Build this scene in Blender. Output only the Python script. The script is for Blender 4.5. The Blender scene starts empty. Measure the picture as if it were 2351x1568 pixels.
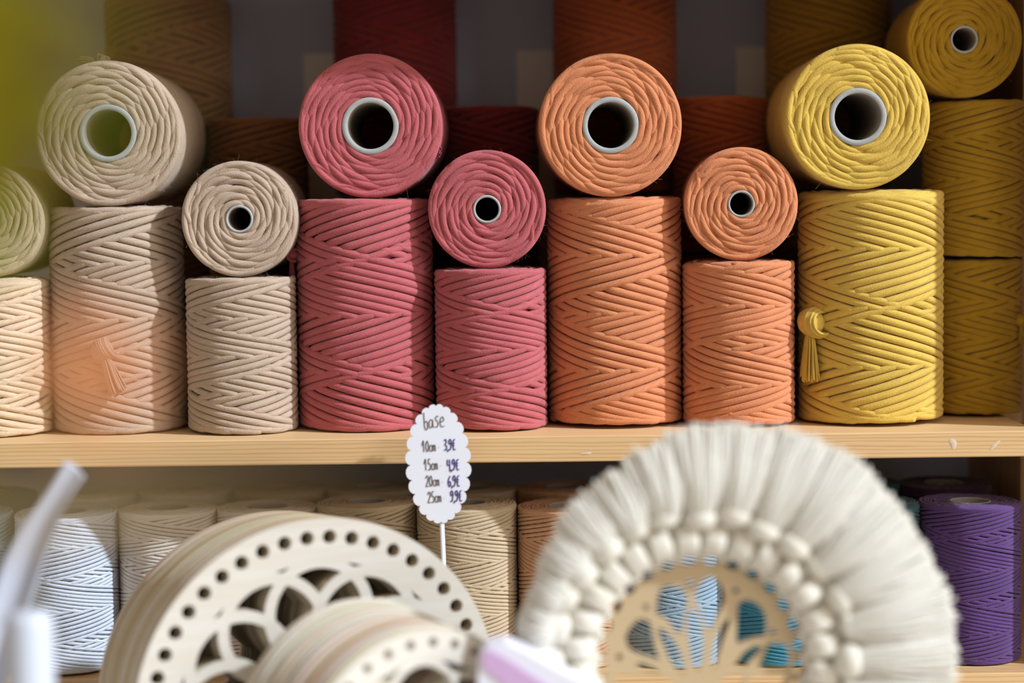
import bpy, math, random
import numpy as np
from mathutils import Matrix, Vector

# ------------------------------------------------------------------ camera, world, sun, exposure
C = bpy.context.scene.collection
SC = bpy.context.scene
W_PX, H_PX, F_PX = 2351, 1568, 4667.0
CAM = Vector((0.0, -1.37, 1.163))
PITCH = math.radians(4.1)
ROLL = -0.0115
CAM_ROT = Matrix.Rotation(math.pi/2 - PITCH, 3, 'X') @ Matrix.Rotation(ROLL, 3, 'Z')

cam_data = bpy.data.cameras.new('camera')
cam_data.sensor_width = 36.0
cam_data.lens = F_PX / W_PX * 36.0
cam_data.clip_start = 0.02
cam_data.dof.use_dof = True
cam_data.dof.focus_distance = 1.405
cam_data.dof.aperture_fstop = 2.15
cam_data.dof.aperture_blades = 0
cam = bpy.data.objects.new('camera', cam_data)
C.objects.link(cam)
cam.matrix_world = Matrix.Translation(CAM) @ CAM_ROT.to_4x4()
SC.camera = cam

world = bpy.data.worlds.new('world')
SC.world = world
world.use_nodes = True
bg = world.node_tree.nodes['Background']
bg.inputs['Color'].default_value = (1.0, 0.88, 0.76, 1)
bg.inputs['Strength'].default_value = 0.42

SUN_AZ, SUN_EL = math.radians(67), math.radians(36)    # azimuth to the right of the shelf's normal
sun_data = bpy.data.lights.new('sun', 'SUN')
sun_data.energy = 4.3
sun_data.angle = math.radians(2.2)
sun_data.color = (0.78, 0.88, 1.0)
sun = bpy.data.objects.new('sun', sun_data)
C.objects.link(sun)
sd = Vector((math.sin(SUN_AZ)*math.cos(SUN_EL), -math.cos(SUN_AZ)*math.cos(SUN_EL), math.sin(SUN_EL)))
sun.rotation_euler = sd.to_track_quat('Z', 'Y').to_euler()
sun.location = sd * 4

key_data = bpy.data.lights.new('window_light', 'AREA')     # soft daylight of the shop window, front right
key_data.shape = 'RECTANGLE'
key_data.size, key_data.size_y = 1.4, 1.4
key_data.energy = 32
key_data.color = (1.0, 0.93, 0.84)
key = bpy.data.objects.new('window_light', key_data)
C.objects.link(key)
key.location = (2.5, -2.0, 2.0)
key.rotation_euler = (Vector(key.location) - Vector((0, 0, 1.1))).to_track_quat('Z', 'Y').to_euler()

SC.view_settings.view_transform = 'Standard'
SC.view_settings.look = 'None'
SC.view_settings.gamma = 1.0
SC.view_settings.use_curve_mapping = False
SC.view_settings.exposure = 0.0

def at(px, py, Y):
    """world X and Z of the photograph's pixel on the vertical plane at depth Y"""
    d = CAM_ROT @ Vector(((px - W_PX/2)/F_PX, (H_PX/2 - py)/F_PX, -1.0))
    t = (Y - CAM.y) / d.y
    return CAM.x + d.x*t, CAM.z + d.z*t

# ------------------------------------------------------------------ helpers
def srgb(r, g, b):
    f = lambda c: (c/255/12.92) if c/255 <= 0.04045 else ((c/255 + 0.055)/1.055)**2.4
    return (f(r), f(g), f(b), 1.0)

def tag(o, label=None, cat=None, group=None, kind=None):
    if label: o['label'] = label
    if cat: o['category'] = cat
    if group: o['group'] = group
    if kind: o['kind'] = kind
    return o

def empty(name, loc=(0, 0, 0), rot=None):
    o = bpy.data.objects.new(name, None)
    o.empty_display_size = 0.02
    C.objects.link(o)
    m = Matrix.Translation(Vector(loc))
    if rot is not None: m = m @ rot.to_4x4()
    o.matrix_world = m
    return o

def link(name, me, mat=None, parent=None):
    o = bpy.data.objects.new(name, me)
    C.objects.link(o)
    if parent: o.parent = parent
    if mat is not None:
        if not me.materials: me.materials.append(mat)
        elif me.materials[0] is not mat:
            o.material_slots[0].link = 'OBJECT'
            o.material_slots[0].material = mat
    return o

class MB:
    """collects geometry with UVs, links as one mesh object"""
    def __init__(s): s.v = []; s.f = []; s.uv = []; s.n = 0
    def add(s, verts, faces, uvs=None):
        verts = np.asarray(verts, float)
        s.v.append(verts)
        for i, f in enumerate(faces):
            s.f.append([k + s.n for k in f])
            s.uv.extend(uvs[i] if uvs is not None else [(0.0, 0.0)]*len(f))
        s.n += len(verts)
    def box(s, x0, x1, y0, y1, z0, z1):
        v = [(x, y, z) for z in (z0, z1) for y in (y0, y1) for x in (x0, x1)]
        s.add(v, [(0,2,3,1), (4,5,7,6), (0,1,5,4), (2,6,7,3), (0,4,6,2), (1,3,7,5)])
    def tube(s, P, rad, sides=8, normal=None, flat=1.0, caps=True, closed=False, uoff=0.0):
        """P: n x 3 path; rad: scalar or n; normal: n x 3 reference direction (thickness axis)"""
        P = np.asarray(P, float); n = len(P)
        r = np.broadcast_to(np.asarray(rad, float), (n,))
        T = np.gradient(P, axis=0) if not closed else (np.roll(P, -1, 0) - np.roll(P, 1, 0))
        T /= np.linalg.norm(T, axis=1)[:, None] + 1e-12
        if normal is None:
            N = np.zeros_like(P)
            a = np.array([0, 0, 1.0]) if abs(T[0][2]) < 0.9 else np.array([1.0, 0, 0])
            p = np.cross(T[0], a); p /= np.linalg.norm(p)
            for i in range(n):
                p = p - T[i]*np.dot(p, T[i]); p /= np.linalg.norm(p) + 1e-12
                N[i] = p
        else:
            N = np.asarray(normal, float)
            N = N - T*np.sum(N*T, 1)[:, None]
            N /= np.linalg.norm(N, axis=1)[:, None] + 1e-12
        B = np.cross(T, N)
        th = np.arange(sides)*2*math.pi/sides + math.pi
        V = (P[:, None, :] + N[:, None, :]*(np.cos(th)[None, :, None]*(r*flat)[:, None, None])
             + B[:, None, :]*(np.sin(th)[None, :, None]*r[:, None, None])).reshape(-1, 3)
        L = np.concatenate([[0], np.cumsum(np.linalg.norm(np.diff(P, axis=0), axis=1))]) + uoff
        m = n if closed else n - 1
        F = []; U = []
        for i in range(m):
            j = (i + 1) % n
            a, b = i*sides, j*sides
            la = L[i]; lb = L[j] if j > i else L[i] + (L[1] - L[0])
            for k in range(sides):
                k2 = (k + 1) % sides
                F.append((a + k, a + k2, b + k2, b + k))
                v0, v1 = k/sides, (k + 1)/sides
                U.append(((la, v0), (la, v1), (lb, v1), (lb, v0)))
        if caps and not closed:
            F.append(tuple(range(sides))[::-1]); U.append([(L[0], 0.5)]*sides)
            F.append(tuple(range((n-1)*sides, n*sides))); U.append([(L[-1], 0.5)]*sides)
        s.add(V, F, U)
    def lathe(s, prof, seg=48, center=(0, 0)):
        """prof: list of (r, z); axis z. open profile is revolved"""
        n = len(prof); V = []
        for r, z in prof:
            for k in range(seg):
                a = 2*math.pi*k/seg
                V.append((center[0] + r*math.cos(a), center[1] + r*math.sin(a), z))
        F = []
        for i in range(n - 1):
            for k in range(seg):
                k2 = (k + 1) % seg
                F.append((i*seg + k, i*seg + k2, (i+1)*seg + k2, (i+1)*seg + k))
        s.add(V, F)
    def mesh(s, name, smooth=True):
        me = bpy.data.meshes.new(name)
        V = np.concatenate(s.v)
        me.from_pydata(V.tolist(), [], s.f)
        if smooth:
            me.polygons.foreach_set('use_smooth', [True]*len(me.polygons))
        uvl = me.uv_layers.new(name='UVMap')
        uvl.data.foreach_set('uv', np.asarray(s.uv, dtype=np.float32).ravel())
        me.update()
        return me
    def build(s, name, mat, parent=None, smooth=True):
        return link(name, s.mesh(name, smooth), mat, parent)

# ------------------------------------------------------------------ materials
def new_mat(name):
    m = bpy.data.materials.new(name); m.use_nodes = True
    nt = m.node_tree
    return m, nt, nt.nodes['Principled BSDF'], nt.nodes.new, nt.links.new

def plain(name, col, rough=0.6, noise=0.0, scale=60.0, spec=0.3):
    m, nt, b, N, L = new_mat(name)
    b.inputs['Base Color'].default_value = col
    b.inputs['Roughness'].default_value = rough
    b.inputs['Specular IOR Level'].default_value = spec
    if noise:
        tc = N('ShaderNodeTexCoord'); no = N('ShaderNodeTexNoise')
        no.inputs['Scale'].default_value = scale; no.inputs['Detail'].default_value = 4
        L(tc.outputs['Object'], no.inputs['Vector'])
        mx = N('ShaderNodeMix'); mx.data_type = 'RGBA'
        mx.inputs['A'].default_value = tuple(c*(1-noise) for c in col[:3]) + (1,)
        mx.inputs['B'].default_value = tuple(min(1, c*(1+noise)) for c in col[:3]) + (1,)
        L(no.outputs['Fac'], mx.inputs['Factor']); L(mx.outputs['Result'], b.inputs['Base Color'])
    return m

def cord_mat(name, col, var=0.16, fleck=0.45, across=18.0, bump=0.5, sheen=0.45):
    """twisted cotton cord: fibre streaks run at a slant along the tube's UV"""
    m, nt, b, N, L = new_mat(name)
    b.inputs['Roughness'].default_value = 0.95
    b.inputs['Specular IOR Level'].default_value = 0.12
    b.inputs['Sheen Weight'].default_value = sheen
    b.inputs['Sheen Roughness'].default_value = 0.5
    b.inputs['Sheen Tint'].default_value = tuple(min(1, c*0.5 + 0.35) for c in col[:3]) + (1,)
    uv = N('ShaderNodeUVMap'); uv.uv_map = 'UVMap'
    sep = N('ShaderNodeSeparateXYZ'); L(uv.outputs['UV'], sep.inputs[0])
    # slant: v' = v + u * twist
    tw = N('ShaderNodeMath'); tw.operation = 'MULTIPLY_ADD'
    L(sep.outputs['X'], tw.inputs[0]); tw.inputs[1].default_value = 30.0; L(sep.outputs['Y'], tw.inputs[2])
    cb = N('ShaderNodeCombineXYZ')
    mu = N('ShaderNodeMath'); mu.operation = 'MULTIPLY'; L(sep.outputs['X'], mu.inputs[0]); mu.inputs[1].default_value = 70.0
    mv = N('ShaderNodeMath'); mv.operation = 'MULTIPLY'; L(tw.outputs[0], mv.inputs[0]); mv.inputs[1].default_value = across
    L(mu.outputs[0], cb.inputs['X']); L(mv.outputs[0], cb.inputs['Y'])
    n1 = N('ShaderNodeTexNoise'); n1.inputs['Scale'].default_value = 1.0; n1.inputs['Detail'].default_value = 3
    L(cb.outputs[0], n1.inputs['Vector'])
    tc = N('ShaderNodeTexCoord')
    n2 = N('ShaderNodeTexNoise'); n2.inputs['Scale'].default_value = 55; n2.inputs['Detail'].default_value = 3
    L(tc.outputs['Object'], n2.inputs['Vector'])
    n3 = N('ShaderNodeTexNoise'); n3.inputs['Scale'].default_value = 900; n3.inputs['Detail'].default_value = 2
    L(tc.outputs['Object'], n3.inputs['Vector'])
    # base colour: slow tone change + fibre streaks + pale flecks (dyed cotton)
    dark = tuple(c*(1-var) for c in col[:3]) + (1,)
    lite = tuple(min(1, c*(1+var) + 0.012) for c in col[:3]) + (1,)
    mx = N('ShaderNodeMix'); mx.data_type = 'RGBA'
    mx.inputs['A'].default_value = dark; mx.inputs['B'].default_value = lite
    ad = N('ShaderNodeMath'); ad.operation = 'MULTIPLY_ADD'
    L(n1.outputs['Fac'], ad.inputs[0]); ad.inputs[1].default_value = 0.6
    hl = N('ShaderNodeMath'); hl.operation = 'MULTIPLY'; L(n2.outputs['Fac'], hl.inputs[0]); hl.inputs[1].default_value = 0.4
    L(hl.outputs[0], ad.inputs[2])
    rg = N('ShaderNodeMapRange'); rg.inputs['From Min'].default_value = 0.3; rg.inputs['From Max'].default_value = 0.7
    L(ad.outputs[0], rg.inputs['Value']); L(rg.outputs['Result'], mx.inputs['Factor'])
    fr = N('ShaderNodeMapRange'); fr.inputs['From Min'].default_value = 0.72; fr.inputs['From Max'].default_value = 0.82
    fr.inputs['To Max'].default_value = fleck
    L(n3.outputs['Fac'], fr.inputs['Value'])
    mf = N('ShaderNodeMix'); mf.data_type = 'RGBA'
    mf.inputs['B'].default_value = tuple(min(1, c*0.5 + 0.4) for c in col[:3]) + (1,)
    L(fr.outputs['Result'], mf.inputs['Factor']); L(mx.outputs['Result'], mf.inputs['A'])
    L(mf.outputs['Result'], b.inputs['Base Color'])
    # bump
    sm = N('ShaderNodeMath'); sm.operation = 'MULTIPLY_ADD'
    L(n3.outputs['Fac'], sm.inputs[0]); sm.inputs[1].default_value = 0.9; L(n1.outputs['Fac'], sm.inputs[2])
    bp = N('ShaderNodeBump'); bp.inputs['Strength'].default_value = bump; bp.inputs['Distance'].default_value = 0.0006
    L(sm.outputs[0], bp.inputs['Height']); L(bp.outputs['Normal'], b.inputs['Normal'])
    return m

def wood_mat(name, light, dark, scale=1.0, axis='X', rough=0.55, contrast=1.0):
    """pine: thin grain lines stretched along one axis"""
    m, nt, b, N, L = new_mat(name)
    b.inputs['Roughness'].default_value = rough
    b.inputs['Specular IOR Level'].default_value = 0.3
    tc = N('ShaderNodeTexCoord'); mp = N('ShaderNodeMapping')
    st = 0.05
    sc = {'X': (st, 1, 1), 'Y': (1, st, 1), 'Z': (1, 1, st)}[axis]
    mp.inputs['Scale'].default_value = tuple(s*scale for s in sc)
    L(tc.outputs['Object'], mp.inputs['Vector'])
    wv = N('ShaderNodeTexWave'); wv.wave_type = 'BANDS'; wv.bands_direction = 'Z' if axis != 'Z' else 'X'
    wv.inputs['Scale'].default_value = 120; wv.inputs['Distortion'].default_value = 6
    wv.inputs['Detail'].default_value = 3; wv.inputs['Detail Scale'].default_value = 1.2
    L(mp.outputs[0], wv.inputs['Vector'])
    no = N('ShaderNodeTexNoise'); no.inputs['Scale'].default_value = 300; no.inputs['Detail'].default_value = 4
    L(mp.outputs[0], no.inputs['Vector'])
    n2 = N('ShaderNodeTexNoise'); n2.inputs['Scale'].default_value = 20
    L(mp.outputs[0], n2.inputs['Vector'])
    cr = N('ShaderNodeValToRGB')
    cr.color_ramp.elements[0].position = 0.66; cr.color_ramp.elements[0].color = (0, 0, 0, 1)
    cr.color_ramp.elements[1].position = 0.98; cr.color_ramp.elements[1].color = (1, 1, 1, 1)
    L(wv.outputs['Fac'], cr.inputs['Fac'])
    m1 = N('ShaderNodeMath'); m1.operation = 'MULTIPLY'; L(cr.outputs['Color'], m1.inputs[0]); m1.inputs[1].default_value = 0.55*contrast
    m2 = N('ShaderNodeMath'); m2.operation = 'MULTIPLY_ADD'; L(no.outputs['Fac'], m2.inputs[0]); m2.inputs[1].default_value = 0.35*contrast; L(m1.outputs[0], m2.inputs[2])
    m3 = N('ShaderNodeMath'); m3.operation = 'MULTIPLY_ADD'; L(n2.outputs['Fac'], m3.inputs[0]); m3.inputs[1].default_value = 0.3*contrast; L(m2.outputs[0], m3.inputs[2])
    mx = N('ShaderNodeMix'); mx.data_type = 'RGBA'; mx.clamp_factor = True
    mx.inputs['A'].default_value = light; mx.inputs['B'].default_value = dark
    L(m3.outputs[0], mx.inputs['Factor']); L(mx.outputs['Result'], b.inputs['Base Color'])
    bp = N('ShaderNodeBump'); bp.inputs['Strength'].default_value = 0.15; bp.inputs['Distance'].default_value = 0.0005
    L(no.outputs['Fac'], bp.inputs['Height']); L(bp.outputs['Normal'], b.inputs['Normal'])
    return m

CM = {
 'taupe':   cord_mat('taupe_cotton', srgb(182, 161, 141)),
 'pink':    cord_mat('pink_cotton', srgb(180, 92, 97)),
 'peach':   cord_mat('peach_cotton', srgb(208, 134, 92)),
 'yellow':  cord_mat('yellow_cotton', srgb(210, 177, 80)),
 'mustard': cord_mat('mustard_cotton', srgb(172, 134, 30)),
 'cream':   cord_mat('cream_cotton', srgb(216, 190, 160)),
 'sage':    cord_mat('pale_taupe_cotton', srgb(205, 185, 152)),
 'olive':   cord_mat('olive_brown_cotton', srgb(150, 116, 78)),
 'brown':   cord_mat('brown_cotton', srgb(128, 84, 48)),
 'maroon':  cord_mat('maroon_cotton', srgb(128, 38, 40)),
 'wine':    cord_mat('dark_wine_cotton', srgb(112, 34, 36)),
 'rust':    cord_mat('rust_cotton', srgb(168, 84, 40)),
 'gold':    cord_mat('dull_gold_cotton', srgb(168, 128, 36)),
 'white':   cord_mat('white_cotton', srgb(206, 212, 222)),
 'ivory':   cord_mat('ivory_cotton', srgb(224, 214, 202)),
 'beige':   cord_mat('beige_cotton', srgb(192, 172, 142)),
 'tan':     cord_mat('tan_cotton', srgb(196, 150, 114)),
 'blue':    cord_mat('pale_blue_cotton', srgb(146, 168, 184)),
 'teal':    cord_mat('teal_cotton', srgb(62, 134, 158)),
 'petrol':  cord_mat('petrol_cotton', srgb(40, 82, 92)),
 'purple':  cord_mat('purple_cotton', srgb(90, 60, 116)),
 'plum':    cord_mat('dark_plum_cotton', srgb(62, 36, 62)),
 'fringe':  cord_mat('undyed_cotton', srgb(224, 219, 206), var=0.04, fleck=0.1, sheen=0.1),
}
STRAND, nt_, b_, N_, L_ = new_mat('combed_cotton')      # thin combed fibres let light through
b_.inputs['Base Color'].default_value = srgb(255, 253, 246); b_.inputs['Roughness'].default_value = 0.9
tr_ = N_('ShaderNodeBsdfTranslucent'); tr_.inputs['Color'].default_value = srgb(255, 253, 246)
ms_ = N_('ShaderNodeMixShader'); ms_.inputs[0].default_value = 0.4
L_(b_.outputs[0], ms_.inputs[1]); L_(tr_.outputs[0], ms_.inputs[2]); L_(ms_.outputs[0], nt_.nodes['Material Output'].inputs['Surface'])
PINE = wood_mat('pine_board', srgb(234, 200, 150), srgb(190, 138, 84), scale=1.0, contrast=0.7)
PINE_V = wood_mat('pine_upright', srgb(216, 180, 132), srgb(160, 112, 66), axis='Z')
CARD = plain('cardboard_tube', srgb(172, 175, 174), 0.8, 0.12, 300)
BORE = plain('brown_board', srgb(150, 140, 128), 0.85, 0.1, 200)
BACK = plain('grey_back_panel', srgb(206, 210, 232), 0.8, 0.05, 8)
PALEFLAT = plain("pale_flat", srgb(255, 250, 240), 0.8)
PLY = wood_mat('birch_ply', srgb(222, 216, 206), srgb(208, 196, 176), axis='X', contrast=0.5)
PLY2 = wood_mat('birch_ply_warm', srgb(214, 200, 174), srgb(192, 168, 132), axis='X', contrast=0.6)
PLY3 = plain('birch_ply_greenish', srgb(206, 202, 172), 0.6, 0.05, 60)
PLY4 = plain('birch_ply_rosy', srgb(208, 186, 172), 0.6, 0.05, 60)
PLYEDGE = plain('ply_edge_brown', srgb(176, 136, 92), 0.7, 0.15, 60)
LOTUSWOOD = wood_mat('lotus_ply', srgb(202, 180, 144), srgb(184, 158, 118), axis='X', contrast=0.5)
PAPER = plain('white_card', srgb(226, 228, 238), 0.6, 0.02, 30)
WHITEPL = plain('white_plastic', srgb(204, 210, 222), 0.35)
INKB = plain('brown_pencil', srgb(92, 72, 66), 0.6)
INKV = plain('violet_ink', srgb(66, 56, 130), 0.5)

# ------------------------------------------------------------------ cord spools
def winding(mb, R, H, w, turns, n_round, seed, spt=60, sides=8, rot0=0.0):
    """one long cord laid to and fro round a core: every pass rests on the passes below it"""
    rng = np.random.RandomState(seed)
    rho = w*0.5; flat = 0.90
    thick = rho*flat
    Rin = R - 3.2*thick                       # radius of the surface under the last two layers
    nphi = 360; dz = w/9.0
    nz = int(H/dz) + 3
    zc = np.arange(nz)*dz
    sh = 1.5*w
    edge = np.minimum(zc, H - zc)
    drop = np.where(edge < sh, (1 - np.sqrt(np.clip(1 - (1 - np.clip(edge, 0, sh)/sh)**2, 0, 1)))*w*1.1, 0)
    field = np.tile(Rin - drop, (nphi, 1))
    hw = int(round(rho/dz))
    offs = np.arange(-hw, hw + 1)
    prof = flat*np.sqrt(np.clip(rho**2 - (offs*dz)**2, 0, None))
    m = int(turns*spt)
    phi = rot0
    P_turn = (H - w)/turns                    # rise per turn
    ca = math.cos(math.atan(P_turn/(2*math.pi*R)))
    n_round = max(3, int(round(P_turn*ca/(w*0.985))))
    # each round trip ends one cord width further round
    adv = 2*math.pi/n_round
    d_turns = (adv/(2*math.pi))               # extra turns per round trip
    total_turns = round(2*turns) + d_turns
    n_pass = 2*n_round
    PP = []; NN = []
    s = np.linspace(0, 1, m)
    e = 0.055                                 # ease at the ends
    def ease(s):
        k = 1/(1 - e)
        return np.where(s < e, k*s*s/(2*e), np.where(s > 1 - e, 1 - k*(1 - s)**2/(2*e), k*(s - e/2)))
    f = ease(s)
    wander = lambda: rng.normal(0, 1)
    z_lo = rho*0.98; z_hi = H - rho*0.98
    for p in range(n_pass):
        ph = phi + np.linspace(0, total_turns*math.pi, m)
        jl = (0.22 + 0.22*math.sin(p*0.21 + seed) + rng.normal(0, 0.04))*w; jh = (0.22 + 0.22*math.sin(p*0.17 + seed*2) + rng.normal(0, 0.04))*w
        a, b = (z_lo + jl, z_hi - jh) if p % 2 == 0 else (z_hi - jh, z_lo + jl)
        z = a + (b - a)*f
        amp = 0.10*w
        q0 = p//2*0.35 + (p % 2)*2.0 + seed
        z = z + 2.4*amp*np.sin(5*s*math.pi + q0)*np.sin(math.pi*s) + rng.normal(0, 0.035)*w*np.sin(7*s + wander())*np.sin(math.pi*s)
        pi_ = (np.round(ph/(2*math.pi)*nphi).astype(int)) % nphi
        zi = np.clip(np.round(z/dz).astype(int), 0, nz - 1)
        h = np.full(m, -1.0)
        for o, pr in zip(offs, prof):
            if abs(o) > hw*0.62: continue
            h = np.maximum(h, field[pi_, np.clip(zi + o, 0, nz - 1)] + pr*0.93)
        # taut cord: spread maxima a little, then smooth
        hm = h.copy()
        for q in (1, 2):
            hm[q:] = np.maximum(hm[q:], h[:-q] - 0.10*w*q); hm[:-q] = np.maximum(hm[:-q], h[q:] - 0.10*w*q)
        ker = np.array([1, 3, 4, 3, 1.0]); ker /= ker.sum()
        hs = np.convolve(np.pad(hm, 2, mode='edge'), ker, mode='valid')
        hs = np.minimum(hs, R - thick + 0.12*w)
        for o, pr in zip(offs, prof):
            zz = np.clip(zi + o, 0, nz - 1)
            for dp in (-2, -1, 0, 1, 2):
                np.maximum.at(field, ((pi_ + dp) % nphi, zz), hs + pr)
        P = np.stack([hs*np.cos(ph), hs*np.sin(ph), z], 1)
        Nn = np.stack([np.cos(ph), np.sin(ph), np.zeros(m)], 1)
        if p: P = P[1:]; Nn = Nn[1:]
        PP.append(P); NN.append(Nn)
        phi = phi + total_turns*math.pi
    P = np.concatenate(PP); Nn = np.concatenate(NN)
    rr = rho*1.0*(1 + 0.03*np.sin(np.arange(len(P))*0.13 + seed))
    mb.tube(P, rr, sides, normal=Nn, flat=flat)
    # stray fibres standing off the surface
    if w > 0.004:
        for q in range(420):
            i = rng.randint(5, len(P) - 5)
            o = P[i] + Nn[i]*rho*flat*0.95
            t1 = rng.normal(0, 1, 3); t1 += Nn[i]*0.8; t1 /= np.linalg.norm(t1)
            t2 = rng.normal(0, 1, 3)*0.5
            L_ = rng.uniform(0.0012, 0.0034); tt = np.linspace(0, 1, 4)[:, None]
            mb.tube(o + t1*L_*tt + t2*L_*tt**2, 0.00005, 3, caps=False)
    # packed cord under the top layers
    k = 1.2*thick
    mb.lathe([(Rin - w*1.2, w*0.5), (Rin - w*0.6, w*0.5), (Rin + thick*1.0, w*2.4), (Rin + thick*1.0, H - w*2.4), (Rin - w*0.6, H - w*0.55), (Rin - w*1.2, H - w*0.55)], 48)

def end_face(mb, R, rc, H, w, seed, sides=8, seg=14):
    """the wound cord turning back at the end of the spool, ring upon ring round the core"""
    rng = np.random.RandomState(seed + 77)
    rho = w*0.5
    rings = max(2, int(round((R - rc - rho*0.5)/(w*0.86))))
    dr = (R - rc - rho*0.7)/rings; rho = rho*0.97
    Larc = 4.9*w
    # rings are gentle polygons-turned-spirals, never quite round
    for k in range(rings):
        rk = rc + rho*0.75 + (k + 0.15)*dr
        m = max(5, int(round(2*math.pi*rk/(Larc*(0.62 + 0.28*rng.rand())))))
        th0 = rng.rand()*6.28
        for j in range(m):
            th = th0 + 2*math.pi*(j + rng.normal(0, 0.10))/m
            span = 2*math.pi/m*0.98
            u = np.linspace(-1, 1, seg)
            an = th + u*span*(0.95 + rng.normal(0, 0.04))
            tilt = dr*(0.50 + rng.normal(0, 0.07))
            rad = rk + tilt*u + rng.normal(0, 0.04)*w
            rad = np.clip(rad, rc + rho*0.35, R - rho*1.02)
            outer = (k == rings - 1)
            z = H - rho*(0.95 + rng.rand()*0.16) - w*(0.50*np.abs(u)**2.6) - (0.16*w if outer else 0) - 0.10*w*u
            z -= 0.06*w*math.sin(k*1.9 + th*2)
            P = np.stack([rad*np.cos(an), rad*np.sin(an), z], 1)
            Nn = np.tile([0, 0, 1.0], (seg, 1))
            mb.tube(P, rho*(0.97 + 0.06*rng.rand())*(1 - 0.12*np.abs(u)**4), sides, normal=Nn, flat=1.0, uoff=rng.rand()*3)
    mb.lathe([(rc*0.99, H - w*1.05), (R - w*1.3, H - w*1.05)], 48)
    mb.lathe([(rc*0.99, w*0.7), (R - w*1.3, w*0.7)][::-1], 48)

KINDS = {   # R, H, cord width, turns one way, round trips, core radius, core bore, samples per turn
 'large': (0.0480, 0.1575, 0.00535, 2.0, 15, 0.0192, 0.0156, 130),
 'small': (0.0385, 0.1110, 0.0050, 2.0, 11, 0.0094, 0.0077, 116),
 'fine':  (0.0360, 0.1120, 0.00265, 2.5, 16, 0.0150, 0.0132, 100),
}
CACHE = {}
def spool_meshes(kind, var):
    if (kind, var) in CACHE: return CACHE[(kind, var)]
    R, H, w, turns, nr, rc, rb, spt = KINDS[kind]
    mb = MB()
    turns_v = turns + (0.5 if var == 2 and kind == 'fine' else 0.0)
    winding(mb, R, H, w, turns_v, nr, 11 + var*7 + len(kind)*3, spt, 8 if kind != 'fine' else 6)
    end_face(mb, R, rc, H, w, var*5 + len(kind), 8 if kind != 'fine' else 6, 13 if kind != 'fine' else 8)
    body = mb.mesh('cord_winding')
    c = MB()
    c.lathe([(rb, 0.0), (rc, 0.0), (rc, H - 0.0009), (rc - 0.0006, H - 0.0002), (rb + 0.0005, H - 0.0002), (rb, H - 0.0008), (rb, 0.0)], 64)
    core = c.mesh('cardboard_core')
    core.materials.append(CARD); core.materials.append(BORE)
    for p in core.polygons[5*64:6*64]: p.material_index = 1
    CACHE[(kind, var)] = (body, core)
    return body, core

def spool(kind, var, mat, loc, label, group, R=None, H=None, lying=False, spin=0.0, yaw=0.0, flip=False):
    R0, H0 = KINDS[kind][0], KINDS[kind][1]
    sx = (R or R0)/R0; sz = (H or H0)/H0
    rot = Matrix.Rotation(spin, 3, 'Z')
    if lying:      # the end face looks out of the shelf
        rot = Matrix.Rotation(yaw, 3, 'Z') @ Matrix.Rotation(math.pi/2, 3, 'X') @ rot
    root = empty('cord_spool', loc, rot)
    root.scale = (sx, sx, sz)
    body, core = spool_meshes(kind, var)
    link('cord_winding', body, CM[mat], root)
    link('cardboard_core', core, None, root)
    tag(root, label, 'spool of cord', group)
    return root

def frayed_end(parent, mat, base, out, down, size=1.0, seed=0, knot=True):
    """knot of a cord end with a loose brush of fibres; coordinates in the parent's space"""
    rng = np.random.RandomState(seed)
    base = np.array(base, float); out = np.array(out, float); down = np.array(down, float)
    side = np.cross(out, down); side /= np.linalg.norm(side)
    mb = MB()
    if knot:
        for i in range(22):      # strands looped over the knot
            a = (i/21 - 0.5)*1.7
            c = base + side*math.sin(a)*0.0052*size
            t = np.linspace(-0.25, 1.1, 12)*math.pi
            rr = 0.0056*size*(0.35 + 0.65*math.cos(a)) + rng.normal(0, 0.0003)
            P = c[None] + out[None]*(np.sin(t)*rr)[:, None] - down[None]*(np.cos(t)*rr*0.9)[:, None] + side[None]*(t*0.0007*size)[:, None]
            mb.tube(P, 0.00055*size, 5)
        t = np.linspace(-0.9, 0.9, 9)
        P = base[None] + side[None]*(t*0.0052*size)[:, None] + out[None]*0.0012*size
        mb.tube(P, 0.0048*size*np.sqrt(np.clip(1 - t*t, 0.03, 1)), 12)
    L = 0.019*size
    for i in range(46):
        a = rng.rand()*6.283; q = math.sqrt(rng.rand())
        o = (side*math.cos(a) + out*math.sin(a)*0.6)*q
        t = np.linspace(0, 1, 8)
        P = base[None] + down[None]*(0.002 + t*L*(0.9 + 0.15*rng.rand()))[:, None] + o[None]*(0.0016 + 0.0032*t**1.3)[:, None]*size + side[None]*(0.0006*np.sin(t*4 + a))[:, None] + out[None]*0.002*size
        mb.tube(P, 0.00042*size, 4)
    return mb.build('cord_end', CM[mat], parent)

Z1 = 1.0                       # top of the middle shelf
LH, SH = KINDS['large'][1], KINDS['small'][1]

def standing(kind, var, mat, x_px, y_px, Yf, width_px, top_px, label, group, spin=0, base=Z1, H=None):
    """upright spool whose front stands at depth Yf; width as it shows"""
    yc = Yf + KINDS[kind][0]
    R = width_px/2*(yc - CAM.y)/F_PX
    yc = Yf + R
    x, _ = at(x_px, y_px, yc)
    R -= 0.0004
    if H is None:
        _, zt = at(x_px, top_px, Yf + 0.006)
        H = zt - base
    s = spool(kind, var, mat, (x, yc, base + 0.0006), label, group, R=R, H=H, spin=spin)
    return s, x, yc, R, H

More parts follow.
